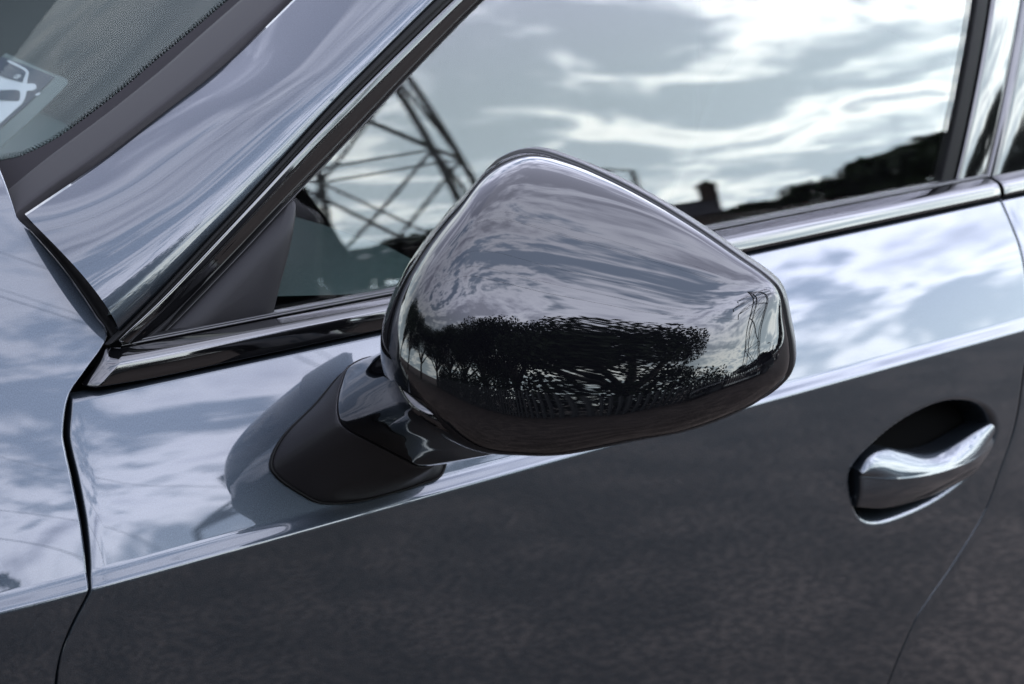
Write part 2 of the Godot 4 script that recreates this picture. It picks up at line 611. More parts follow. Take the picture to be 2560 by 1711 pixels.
func build_pillar(car: Node) -> void:
	var n := 70
	pillar_edge = crv([Vector3(0.0225, 1.0255, -0.0075), Vector3(0.0288, 1.0303, -0.0075), Vector3(0.0676, 1.0599, -0.0121), Vector3(0.1071, 1.0915, -0.0175), Vector3(0.1429, 1.1192, -0.0233), Vector3(0.2157, 1.1770, -0.0365), Vector3(0.2548, 1.2061, -0.044), Vector3(0.3375, 1.2640, -0.0605), Vector3(0.44, 1.331, -0.083), Vector3(0.56, 1.396, -0.111)], n)
	seal_edge = crv([Vector3(0.0310, 1.0280, -0.0079), Vector3(0.0378, 1.0334, -0.0079), Vector3(0.0746, 1.0592, -0.012), Vector3(0.1511, 1.1184, -0.0231), Vector3(0.2236, 1.1735, -0.0356), Vector3(0.3520, 1.2612, -0.0598), Vector3(0.455, 1.326, -0.082), Vector3(0.57, 1.388, -0.109)], n)
	glass_edge = crv([Vector3(0.0560, 1.0135, -0.0175), Vector3(0.0691, 1.0230, -0.0183), Vector3(0.0895, 1.0376, -0.0203), Vector3(0.1411, 1.0766, -0.0272), Vector3(0.1865, 1.1119, -0.0338), Vector3(0.2251, 1.1400, -0.0401), Vector3(0.2638, 1.1687, -0.0465), Vector3(0.3346, 1.2204, -0.0599), Vector3(0.3911, 1.2592, -0.0712), Vector3(0.50, 1.324, -0.094), Vector3(0.60, 1.372, -0.113)], n)
	# painted pillar: from the seal up over a rounded brow to the windscreen
	var low_edge := crv([Vector3(0.0225, 1.0255, -0.0105), Vector3(0.0676, 1.0599, -0.0135), Vector3(0.1071, 1.0915, -0.0183), Vector3(0.1429, 1.1192, -0.0238), Vector3(0.2157, 1.1770, -0.0367), Vector3(0.2548, 1.2061, -0.044), Vector3(0.3375, 1.2640, -0.0605), Vector3(0.44, 1.331, -0.083), Vector3(0.56, 1.396, -0.111)], n)
	var top_edge := crv([Vector3(-0.0405, 1.0945, -0.0915), Vector3(-0.0082, 1.1116, -0.0959), Vector3(0.0518, 1.1421, -0.1049), Vector3(0.1219, 1.1838, -0.1159), Vector3(0.1754, 1.2155, -0.1243), Vector3(0.2382, 1.2609, -0.1348), Vector3(0.31, 1.3165, -0.148), Vector3(0.40, 1.392, -0.168)], n)
	var rows := []
	var tuck := PackedVector3Array()
	for i in n: tuck.append(low_edge[i] + PIL_UP * -0.0005 - PIL_OUT * 0.012)
	rows.append(tuck)
	for k in 41:
		var t := k / 40.0
		var row := PackedVector3Array()
		for i in n:
			# along the foot the panel ends on the seam with the fender
			var a := low_edge[i]
			var f := i / float(n - 1)
			var b := top_edge[i]
			var w := (b - a).dot(PIL_UP)
			var q1 := a + PIL_UP * w * 0.40 + PIL_OUT * lerpf(0.008, -0.004, sst(0.0, 0.6, f))
			var q2 := a.lerp(b, 0.60) + PIL_UP * w * 0.18
			row.append(a * (1 - t) * (1 - t) * (1 - t) + q1 * 3 * t * (1 - t) * (1 - t) + q2 * 3 * t * t * (1 - t) + b * t * t * t)
		rows.append(row)
	var tuck2 := PackedVector3Array()
	for i in n: tuck2.append(top_edge[i] - PIL_UP * 0.010 - PIL_OUT * 0.0015)
	rows.append(tuck2)
	# cut the foot back to the seam with the fender: shift the start of each row
	for r in rows.size():
		rows[r] = cut_foot(rows[r])
	put("windscreen_pillar", mesh_of(rows, PIL_UP + PIL_OUT), M.paint, car)
	# black seal between pillar and fender
	var seam := [Vector3(0.0331, 1.0254, -0.0231), Vector3(0.027, 1.0402, -0.0366), Vector3(0.0202, 1.0578, -0.0536), Vector3(0.013, 1.0737, -0.0701), Vector3(0.0051, 1.0877, -0.0854), Vector3(-0.002, 1.099, -0.0986), Vector3(-0.0100, 1.1085, -0.111)]
	var srows := []
	for q in [[-0.010, -0.012], [-0.0035, -0.0035], [-0.001, -0.0022], [0.0015, -0.0028], [0.006, -0.006], [0.012, -0.016]]:
		var c := crv(seam, 30)
		for i in 30: c[i] += Vector3(1.0, 0.42, 0.0).normalized() * q[0] + Vector3(-0.3, 0.6, 0.75).normalized() * q[1]
		srows.append(c)
	put("fender_seal", mesh_of(srows, Vector3(-0.3, 0.6, 0.75)), M.rubber, car)
	# rubber strip next to the paint
	var out := Vector3(0.0, 0.2, 0.98)
	rows = []
	for q in [[0.0, -0.010], [0.0, -0.0018], [0.10, 0.0002], [0.35, 0.0010], [0.62, 0.0006], [0.70, -0.0012], [0.78, 0.0006], [0.95, 0.0002], [1.0, -0.0016], [1.0, -0.010]]:
		var row := PackedVector3Array()
		for i in n: row.append(pillar_edge[i].lerp(seal_edge[i], q[0] * 0.94 + 0.03) + out * q[1])
		rows.append(row)
	put("pillar_seal", mesh_of(rows, out), M.rubber, car)
	# gloss black trim with a fine ridge along it, down to the glass
	rows = []
	for q in [[0.0, -0.010], [0.0, -0.0012], [0.02, 0.0002], [0.10, 0.0012], [0.20, 0.0022], [0.245, 0.0027], [0.27, 0.0026], [0.29, 0.0020], [0.31, 0.0010], [0.35, 0.0006], [0.45, 0.0010], [0.58, 0.0012], [0.72, 0.0008], [0.84, -0.0006], [0.90, -0.0020], [0.92, -0.0034], [0.925, -0.010]]:
		var row := PackedVector3Array()
		for i in n: row.append(seal_edge[i].lerp(glass_edge[i], q[0]) + out * q[1])
		rows.append(row)
	put("window_frame_trim", mesh_of(rows, out), M.trim_black, car)
	rows = []
	for q in [[0.92, -0.010], [0.93, -0.0040], [0.95, -0.0026], [0.985, -0.0024], [1.0, -0.0036], [1.002, -0.009]]:
		var row := PackedVector3Array()
		for i in n: row.append(seal_edge[i].lerp(glass_edge[i], q[0]) + out * q[1])
		rows.append(row)
	put("glass_run_seal", mesh_of(rows, out), M.bezel, car)
	# ---- windscreen
	var scr := func(a: float, s: float, off: float) -> Vector3:
		return SCR_O + SCR_AX * a + SCR_IN * s + SCR_N * (off - 0.10 * s * s)
	var edge := crv([Vector3(-0.20, 0.012, 0), Vector3(0.0032, 0.0130, 0), Vector3(0.0685, 0.0035, 0), Vector3(0.1504, -0.0010, 0), Vector3(0.2126, 0.0015, 0), Vector3(0.2981, 0.0144, 0), Vector3(0.38, 0.034, 0), Vector3(0.48, 0.066, 0), Vector3(0.66, 0.14, 0)], n)
	var trim_in := crv([Vector3(-0.20, 0.062, 0), Vector3(-0.03, 0.060, 0), Vector3(0.0054, 0.0642, 0), Vector3(0.0526, 0.0681, 0), Vector3(0.0886, 0.066, 0), Vector3(0.126, 0.0640, 0), Vector3(0.1803, 0.0664, 0), Vector3(0.2314, 0.0737, 0), Vector3(0.2895, 0.082, 0), Vector3(0.38, 0.100, 0), Vector3(0.48, 0.128, 0), Vector3(0.66, 0.20, 0)], n)
	rows = []
	for q in [[-0.02, -0.006], [0.0, 0.0045], [0.04, 0.0056], [0.15, 0.0060], [0.5, 0.0058], [0.82, 0.0056], [0.93, 0.0050], [1.0, 0.0030], [1.02, 0.0]]:
		var row := PackedVector3Array()
		for i in n:
			var e := edge[i].lerp(trim_in[i], q[0])
			row.append(scr.call(e.x, e.y, q[1]))
		rows.append(row)
	put("windscreen_trim", mesh_of(rows, SCR_N), M.screen_trim, car)
	# the pane: outer and inner face
	var pane := []
	for k in 40:
		var row := PackedVector3Array()
		for i in 40: row.append(scr.call(lerpf(-0.20, 0.95, i / 39.0), lerpf(0.02, 1.25, k / 39.0), 0.0))
		pane.append(row)
	var screen := put("windscreen", mesh_of(pane, SCR_N), M.screen_glass, car)
	var pane2 := []
	for k in 24:
		var row := PackedVector3Array()
		for i in 24: row.append(scr.call(lerpf(-0.20, 0.95, i / 23.0), lerpf(0.02, 1.25, k / 23.0), -0.005))
		pane2.append(row)
	put("inner_face", mesh_of(pane2, -SCR_N), M.screen_inner, screen)
	# printed black border, its inner edge broken into dots
	var frit := crv([Vector3(-0.2, 0.75, 0), Vector3(-0.03, 0.30, 0), Vector3(0.0428, 0.1373, 0), Vector3(0.058, 0.1126, 0), Vector3(0.0785, 0.0992, 0), Vector3(0.0977, 0.0950, 0), Vector3(0.119, 0.0935, 0), Vector3(0.1534, 0.0938, 0), Vector3(0.1924, 0.0984, 0), Vector3(0.2403, 0.102, 0), Vector3(0.2863, 0.1067, 0), Vector3(0.45, 0.125, 0), Vector3(0.66, 0.15, 0)], 240)
	rows = []
	for k in 2:
		var row := PackedVector3Array()
		for i in frit.size():
			var p := frit[i] if k == 1 else Vector3(frit[i].x, 0.02, 0)
			row.append(scr.call(p.x, p.y, 0.0006))
		rows.append(row)
	put("printed_border", mesh_of(rows, SCR_N), M.frit, screen)
	var st := SurfaceTool.new()
	st.begin(Mesh.PRIMITIVE_TRIANGLES)
	var walk := even(Array(frit), 370)
	for r in 4:
		var rad: float = [0.0014, 0.0012, 0.001, 0.0007][r]
		for i in range(1, walk.size() - 1):
			var d := (walk[i + 1] - walk[i - 1]).normalized()
			var side := Vector3(-d.y, d.x, 0)
			if side.x + side.y < 0: side = -side
			var q := walk[i] + side * (0.0004 + r * 0.0029) + d * (0.0012 * (r % 2))
			var p: Vector3 = scr.call(q.x, q.y, 0.0008)
			for k in 6:
				var a0 := TAU * k / 6.0
				var a1 := TAU * (k + 1) / 6.0
				st.set_normal(SCR_N)
				st.add_vertex(p)
				st.set_normal(SCR_N)
				st.add_vertex(p + (SCR_AX * cos(a0) + SCR_IN * sin(a0)) * rad)
				st.set_normal(SCR_N)
				st.add_vertex(p + (SCR_AX * cos(a1) + SCR_IN * sin(a1)) * rad)
	var dots := put("printed_dots", st.commit(), M.frit, screen)
	tag(dots, "", "", "", "stuff")

# the pillar's foot ends 5 mm short of the seam with the fender
func cut_foot(row: PackedVector3Array) -> PackedVector3Array:
	var out := []
	for p in row:
		if seam_x(p.y) + 0.0035 < p.x: out.append(p)
	if out.size() < row.size():
		# the exact point where the row crosses the cut
		var q: Vector3 = row[row.size() - out.size() - 1]
		var p: Vector3 = out[0]
		var dq := q.x - seam_x(q.y) - 0.0035
		var dp := p.x - seam_x(p.y) - 0.0035
		out.push_front(q.lerp(p, dq / (dq - dp)))
	return even(out, row.size())

func seam_x(y: float) -> float:
	return lerpf(0.0331, -0.0084, clampf((y - 1.0254) / (1.1069 - 1.0254), -0.3, 1.3)) + 0.004 * sin(PI * clampf((y - 1.0254) / 0.0815, 0.0, 1.0))

# ---------------------------------------------------------------- belt moulding
func build_belt(car: Node) -> void:
	# rows from the foot of the moulding up and in over its top to the glass: (share of height, out)
	var prof := [[-0.10, -0.010], [-0.06, 0.0005], [-0.02, 0.0040], [0.03, 0.0050], [0.15, 0.0050], [0.35, 0.0049], [0.50, 0.0044], [0.60, 0.0032], [0.67, 0.0012], [0.74, -0.0026], [0.80, -0.0066], [0.84, -0.0090], [0.855, -0.0105], [0.85, -0.0125]]
	for part in 2:
		var x1 := 1.0012 if part == 0 else 1.9
		var rows := []
		for q in prof:
			var t: float = q[0]
			var x0: float = lerpf(0.0035, 0.0300, clampf(t, 0, 1)) if part == 0 else 1.0062
			if part == 0: x0 -= 0.002
			var row := PackedVector3Array()
			if part == 0:
				row.append(belt_point(x0 + 0.0002, t, q[1] - 0.016))
				row.append(belt_point(x0, t, q[1] - 0.009))
				row.append(belt_point(x0 + 0.0035, t, q[1] - 0.0052))
				row.append(belt_point(x0 + 0.0075, t, q[1] - 0.0012))
				row.append(belt_point(x0 + 0.0090, t, q[1] - 0.0003))
				row.append(belt_point(x0 + 0.0105, t, q[1]))
			else:
				row.append(belt_point(x0, t, q[1] - 0.012))
				row.append(belt_point(x0 + 0.0002, t, q[1] - 0.0012))
				row.append(belt_point(x0 + 0.0012, t, q[1]))
			var a := row[-1].x
			for i in 80: row.append(belt_point(lerpf(a, x1 - 0.0012, (i + 1) / 80.0), t, q[1]))
			row.append(belt_point(x1 - 0.0002, t, q[1] - 0.0012))
			row.append(belt_point(x1, t, q[1] - 0.012))
			rows.append(row)
		put("belt_moulding", mesh_of(rows, Vector3(0, 0.4, 1)), M.trim_black, car)
	# wiper seal between moulding and glass
	var rows2 := []
	for q in [[0.86, -0.0150], [0.87, -0.0118], [0.90, -0.0108], [0.93, -0.0112], [0.945, -0.0128], [0.955, -0.0120], [0.985, -0.0124], [1.0, -0.0140], [1.01, -0.0185], [0.98, -0.0215]]:
		var row := PackedVector3Array()
		for i in 81: row.append(belt_point(lerpf(0.034, 1.003, i / 80.0), q[0], q[1]))
		rows2.append(row)
	put("window_wiper_seal", mesh_of(rows2, Vector3(0, 0.6, 0.8)), M.bezel, car)

func belt_point(x: float, t: float, out: float) -> Vector3:
	var h := lerpf(0.0275, 0.0215, clampf(x, 0, 1))
	var lift := 0.0022 * sst(0.06, 0.0, x)
	out -= maxf(t - 0.05, 0.0) * h * 0.28 * sst(0.25, 0.7, x)
	return Vector3(x, y_belt(x) + lift * (1.0 - t) + t * h, out - 0.28 * pow(minf(x, 0.02) - 0.02, 2.0))

# ---------------------------------------------------------------- side windows, sail panel, B-pillar
func edge_x(y: float) -> float:
	for i in range(1, glass_edge.size()):
		if glass_edge[i].y >= y:
			var a := glass_edge[i - 1]
			var b := glass_edge[i]
			return lerpf(a.x, b.x, clampf((y - a.y) / (b.y - a.y), 0, 1))
	return glass_edge[-1].x + (y - glass_edge[-1].y) * 3.0

func bpost_x(y: float) -> float: return 0.9400 + (y - 1.0522) * 0.424

func build_windows(car: Node) -> void:
	var outer := []
	var inner := []
	for k in 50:
		var row := PackedVector3Array()
		var row2 := PackedVector3Array()
		for i in 40:
			var u := i / 39.0
			var yy := lerpf(1.006 + 0.033 * u, 1.385, k / 49.0)
			var x := lerpf(edge_x(yy) - 0.008, bpost_x(yy) + 0.006, u)
			row.append(on_glass(x, yy, 0))
			row2.append(on_glass(x, yy, -0.0042))
		outer.append(row)
		inner.append(row2)
	var arr := []
	# one closed pane: outer face, then inner face, joined round the rim
	var loop_rows := []
	for k in 50:
		var r: PackedVector3Array = outer[k].duplicate()
		var q: PackedVector3Array = inner[k].duplicate()
		q.reverse()
		r.append_array(q)
		loop_rows.append(r)
	put("front_side_window", pane_mesh(outer, inner), M.side_glass, car)
	# rear door's pane
	outer = []
	inner = []
	for k in 24:
		var row := PackedVector3Array()
		var row2 := PackedVector3Array()
		for i in 24:
			var u := i / 23.0
			var yy := lerpf(1.04, 1.385, k / 23.0)
			var x := lerpf(1.22 + (yy - 1.05) * 0.3, 1.72, u)
			row.append(on_glass(x, yy, 0))
			row2.append(on_glass(x, yy, -0.0042))
		outer.append(row)
		inner.append(row2)
	put("rear_side_window", pane_mesh(outer, inner), M.side_glass, car)
	# B-pillar: glass run, gloss cover of the front door, gap, cover of the rear door
	var strip := func(called: String, xa: float, xb: float, off: float, mat: Material, round_r: float):
		var rows := []
		for q in [[0.0, -0.012], [0.0, -round_r], [0.06, -round_r * 0.3], [0.14, 0.0], [0.5, 0.0006], [0.86, 0.0], [0.94, -round_r * 0.3], [1.0, -round_r], [1.0, -0.012]]:
			var row := PackedVector3Array()
			for k in 40:
				var yy := lerpf(1.040, 1.40, k / 39.0)
				var x := bpost_x(yy) + lerpf(xa, xb, q[0])
				row.append(on_glass(x, yy, off + q[1]))
			rows.append(row)
		put(called, mesh_of(rows, Vector3(0, 0, 1)), mat, car)
	strip.call("glass_channel", -0.006, 0.0150, 0.0045, M.rubber, 0.0015)
	strip.call("pillar_cover", 0.0160, 0.0655, 0.0075, M.trim_black, 0.002)
	strip.call("pillar_cover", 0.0705, 0.29, 0.0075, M.trim_black, 0.002)
	strip.call("pillar_back", 0.0, 0.30, -0.006, M.gap_black, 0.002)
	# sail panel: grained plastic triangle in the window's front corner
	var out := crv([Vector3(0.0700, 1.0232, 0), Vector3(0.0939, 1.0410, 0), Vector3(0.1254, 1.0650, 0), Vector3(0.1579, 1.0900, 0), Vector3(0.1806, 1.1078, 0), Vector3(0.1850, 1.1116, 0), Vector3(0.1886, 1.1112, 0), Vector3(0.1896, 1.1060, 0), Vector3(0.1779, 1.0731, 0), Vector3(0.1673, 1.0484, 0), Vector3(0.1575, 1.0238, 0), Vector3(0.1560, 1.0200, 0), Vector3(0.1520, 1.0192, 0), Vector3(0.11, 1.0185, 0), Vector3(0.0720, 1.0195, 0)], 120, true)
	var mid := Vector2(0.142, 1.048)
	var rows := []
	for q in [[0.0, 0.0100], [0.4, 0.0100], [0.62, 0.0098], [0.78, 0.0092], [0.88, 0.0084], [0.94, 0.0074], [0.975, 0.0062], [0.99, 0.0050], [1.0, 0.0030], [1.0, 0.0004]]:
		var row := PackedVector3Array()
		for p in out:
			var s: float = q[0]
			var x := lerpf(mid.x, p.x, s)
			var y := lerpf(mid.y, p.y, s)
			# the brow along the pillar rolls over more than the other edges
			var brow := sst(0.022, 0.0, (y - 1.0232) * -0.79 + (x - 0.0700) * 0.61) * sst(0.0, 0.3, s)
			row.append(on_glass(x, y, q[1] - 0.0055 * brow * brow))
		rows.append(row)
	put("sail_panel", mesh_of(rows, Vector3(0, 0.2, 1), true, true), M.grained_plastic, car)

func pane_mesh(outer: Array, inner: Array) -> ArrayMesh:
	var st := SurfaceTool.new()
	st.begin(Mesh.PRIMITIVE_TRIANGLES)
	st.append_from(mesh_of(outer, Vector3(0, 0.2, 1)), 0, Transform3D())
	st.append_from(mesh_of(inner, Vector3(0, -0.2, -1)), 0, Transform3D())
	var R := outer.size()
	var C: int = outer[0].size()
	var rim := func(a: Array, b: Array, towards: Vector3):
		st.append_from(mesh_of([PackedVector3Array(a), PackedVector3Array(b)], towards), 0, Transform3D())
	rim.call(Array(outer[0]), Array(inner[0]), Vector3.DOWN)
	rim.call(Array(outer[R - 1]), Array(inner[R - 1]), Vector3.UP)
	var l := []
	var l2 := []
	var r := []
	var r2 := []
	for k in R:
		l.append(outer[k][0])
		l2.append(inner[k][0])
		r.append(outer[k][C - 1])
		r2.append(inner[k][C - 1])
	rim.call(l, l2, Vector3.LEFT)
	rim.call(r, r2, Vector3.RIGHT)
	return st.commit()

# ---------------------------------------------------------------- door mirror
const MIR_P := Vector3(0.2703, 1.1768, 0.1788)
const MIR_S := 0.91
var e1 := Vector3(sin(deg_to_rad(35.0)), 0, cos(deg_to_rad(35.0)))
var e3 := Vector3(-cos(deg_to_rad(35.0)), 0, sin(deg_to_rad(35.0)))

func mir(p: Vector3) -> Vector3: return MIR_P + (e1 * p.x + Vector3.UP * p.y + e3 * p.z) * MIR_S

func cap_front(a: float, b: float) -> float:
	var b0 := -0.206 + 0.036 * (1.0 - sst(-0.08, 0.16, a))
	var d := b - b0
	return 0.149 - (2.3 - 0.4 * sst(0.05, 0.2, a)) * (a + 0.03) * (a + 0.03) - 2.5 * d * d - 22.0 * d * d * d * d - 0.045 * (1.0 - sst(0.0, 0.10, b + 0.262 + 0.50 * a)) * (1.0 - sst(-0.05, 0.08, a))

func build_mirror(car: Node) -> void:
	var m := base("door_mirror", car)
	var rim := crv([Vector3(0.0054, 0.0005, 0), Vector3(0.0355, -0.0047, 0), Vector3(0.0704, -0.0164, 0), Vector3(0.1048, -0.0311, 0), Vector3(0.1387, -0.0485, 0), Vector3(0.1722, -0.0682, 0), Vector3(0.1922, -0.0803, 0), Vector3(0.2030, -0.0913, 0), Vector3(0.2095, -0.1136, 0), Vector3(0.2139, -0.1331, 0), Vector3(0.2140, -0.1499, 0), Vector3(0.2067, -0.1629, 0), Vector3(0.1911, -0.1771, 0), Vector3(0.1623, -0.1911, 0.002), Vector3(0.1297, -0.1985, 0.006), Vector3(0.0799, -0.2100, 0.014), Vector3(0.0400, -0.2115, 0.020), Vector3(0.0020, -0.2125, 0.024), Vector3(-0.0340, -0.2090, 0.025), Vector3(-0.0660, -0.2020, 0.024), Vector3(-0.0920, -0.1880, 0.022), Vector3(-0.1020, -0.1580, 0.020), Vector3(-0.1000, -0.1220, 0.016), Vector3(-0.0870, -0.0880, 0.012), Vector3(-0.0670, -0.0580, 0.008), Vector3(-0.0410, -0.0290, 0.003), Vector3(-0.0210, -0.0085, 0.001)], 260, true)
	var ctr := Vector2(0.03, -0.125)
	var rows := []
	var K := 150
	for i in K + 1:
		var tau := i / float(K)
		var rho := sin(tau * PI / 2.0)
		var E := pow(maxf(1.0 - pow(rho, 9.0), 0.0), 1.0 / 2.4)
		var row := PackedVector3Array()
		for p in rim:
			# the cap's own rim stays 2.5 mm inside the bezel behind it
			var f: float = 1.0 - 0.0025 / Vector2(p.x - ctr.x, p.y - ctr.y).length()
			var a := ctr.x + (p.x - ctr.x) * rho * f
			var b := ctr.y + (p.y - ctr.y) * rho * f
			var dc := (cap_front(a, b) - p.z) * E
			var lean := (cap_front(a, b) - 0.01) * E
			a += 0.20 * lean * (1.0 - sst(-0.10, 0.10, a))
			row.append(mir(Vector3(a, b, p.z + dc)))
		rows.append(row)
	put("mirror_cap", mesh_of(rows, e3, true, true), M.gloss_black, m)
	# bezel round the glass, behind a narrow groove
	rows = []
	for q in [[-0.006, 0.004], [-0.0055, -0.0016], [-0.0012, -0.0018], [-0.0002, -0.0026], [0.0, -0.0040], [-0.0006, -0.0120], [-0.0025, -0.0175], [-0.008, -0.0190], [-0.0085, -0.012]]:
		var row := PackedVector3Array()
		for p in rim:
			var f: float = 1.0 + q[0] / Vector2(p.x - ctr.x, p.y - ctr.y).length()
			# the shell reaches further back on the side towards the window
			var deep: float = (1.0 - sst(-0.08, -0.03, p.x)) * 2.2 + 1.0
			row.append(mir(Vector3(ctr.x + (p.x - ctr.x) * f, ctr.y + (p.y - ctr.y) * f, p.z + (q[1] * deep if q[1] < -0.004 else q[1]))))
		rows.append(row)
	put("mirror_bezel", mesh_out(rows), M.bezel, m)
	rows = []
	for s in [0.0, 0.5, 1.0]:
		var row := PackedVector3Array()
		for p in rim:
			row.append(mir(Vector3(ctr.x + (p.x - ctr.x) * 0.93 * s, ctr.y + (p.y - ctr.y) * 0.93 * s, -0.004 + p.z * s)))
		rows.append(row)
	put("mirror_glass", mesh_of(rows, -e3, true, true), M.mirror_glass, m)
	# foot on the door, then the gloss arm that carries the housing
	var n := 120
	var foot := crv([Vector3(0.2045, 0.9798, 0.018), Vector3(0.1692, 0.9608, 0.0309), Vector3(0.1382, 0.9448, 0.041), Vector3(0.1233, 0.9295, 0.0504), Vector3(0.1264, 0.9185, 0.057), Vector3(0.1404, 0.9054, 0.0648), Vector3(0.1557, 0.8958, 0.0704), Vector3(0.1844, 0.8915, 0.0732), Vector3(0.2149, 0.8919, 0.0735), Vector3(0.2384, 0.8933, 0.0734), Vector3(0.2597, 0.8972, 0.0714), Vector3(0.270, 0.920, 0.058), Vector3(0.258, 0.955, 0.035), Vector3(0.235, 0.978, 0.019)], n, true)
	var seam := crv([Vector3(0.1950, 0.9935, 0.0430), Vector3(0.1777, 0.9860, 0.0622), Vector3(0.1620, 0.9806, 0.0883), Vector3(0.1560, 0.9746, 0.1047), Vector3(0.1602, 0.9681, 0.1115), Vector3(0.1689, 0.9622, 0.1173), Vector3(0.1856, 0.9503, 0.1216), Vector3(0.2018, 0.9384, 0.1209), Vector3(0.2144, 0.9296, 0.1197), Vector3(0.2296, 0.9283, 0.1192), Vector3(0.2456, 0.9382, 0.1073), Vector3(0.2501, 0.9626, 0.0842), Vector3(0.2402, 0.9836, 0.0573), Vector3(0.2186, 0.9970, 0.0428)], n, true)
	var mid_f := Vector3.ZERO
	for p in foot: mid_f += p / n
	var mid_s := Vector3.ZERO
	for p in seam: mid_s += p / n
	rows = []
	for q in [[0.0, 1.0, -0.006], [0.0, 1.0, 0.001], [0.03, 0.998, 0.0], [0.2, 1.0, 0.0], [0.4, 1.005, 0.0], [0.6, 1.008, 0.0], [0.8, 1.006, 0.0], [0.93, 1.002, 0.0], [0.985, 0.995, 0.0], [1.0, 0.972, 0.0], [1.0, 0.92, -0.004]]:
		var row := PackedVector3Array()
		for i in n:
			var c := mid_f.lerp(mid_s, q[0])
			var p: Vector3 = foot[i].lerp(seam[i], q[0])
			row.append(c + (p - c) * q[1] + Vector3(0, 0, q[2]))
		rows.append(row)
	put("mirror_foot", mesh_out(rows), M.grained_plastic, m)
	rows = []
	for q in [[1.0, -0.004], [1.022, -0.001], [1.024, 0.0012], [1.016, 0.0022], [1.004, 0.0024], [0.99, 0.0016]]:
		var row := PackedVector3Array()
		for p in foot: row.append(mid_f + (p - mid_f) * q[0] + Vector3(0, 0.35, 0.93) * q[1])
		rows.append(row)
	put("mirror_gasket", mesh_out(rows), M.rubber, m)
	var arm := crv([Vector3(0.1919, 1.0500, 0.1634), Vector3(0.1623, 1.0532, 0.1862), Vector3(0.1477, 1.0460, 0.2117), Vector3(0.1456, 1.0352, 0.2245), Vector3(0.1481, 1.0263, 0.2409), Vector3(0.1616, 1.0151, 0.2509), Vector3(0.1812, 1.0059, 0.2619), Vector3(0.2089, 0.9979, 0.2710), Vector3(0.2477, 0.9899, 0.2646), Vector3(0.3103, 0.9744, 0.1953), Vector3(0.2720, 1.0068, 0.1771), Vector3(0.2261, 1.0357, 0.1679)], n, true)
	var arm_in := crv([Vector3(0.2075, 1.0473, 0.1634), Vector3(0.1838, 1.0499, 0.1816), Vector3(0.1730, 1.0425, 0.2044), Vector3(0.1737, 1.0341, 0.2181), Vector3(0.1801, 1.0257, 0.2300), Vector3(0.1936, 1.0157, 0.2409), Vector3(0.2152, 1.0066, 0.2500), Vector3(0.2437, 0.9974, 0.2546), Vector3(0.2758, 0.9910, 0.2500), Vector3(0.3220, 0.9824, 0.1953), Vector3(0.2872, 1.0075, 0.1771), Vector3(0.2441, 1.0326, 0.1679)], n, true)
	var mid_a := Vector3.ZERO
	for p in arm: mid_a += p / n
	rows = []
	for q in [[-0.05, 0.90], [0.0, 0.955], [0.004, 0.97], [0.03, 0.984], [0.1, 0.985], [0.25, 0.985], [0.4, 0.985], [0.55, 0.987], [0.7, 0.99], [0.85, 0.995], [1.0, 1.0], [1.15, 1.0], [1.35, 1.0], [1.6, 1.0], [2.0, 1.0], [2.0, 0.4]]:
		var row := PackedVector3Array()
		for i in n:
			var u: float = q[0]
			var c := mid_s.lerp(mid_a, minf(u, 1.0))
			var p: Vector3 = seam[i].lerp(arm[i], u)
			if u > 1.0:
				# past the join the arm runs on inside the housing
				p = arm[i].lerp(arm_in[i], u - 1.0) + (arm[i] - seam[i]) * 0.25 * (u - 1.0) * (2.0 - u)
			row.append(c + (p - c) * q[1])
		rows.append(row)
	put("mirror_arm", mesh_out(rows), M.gloss_black, m)

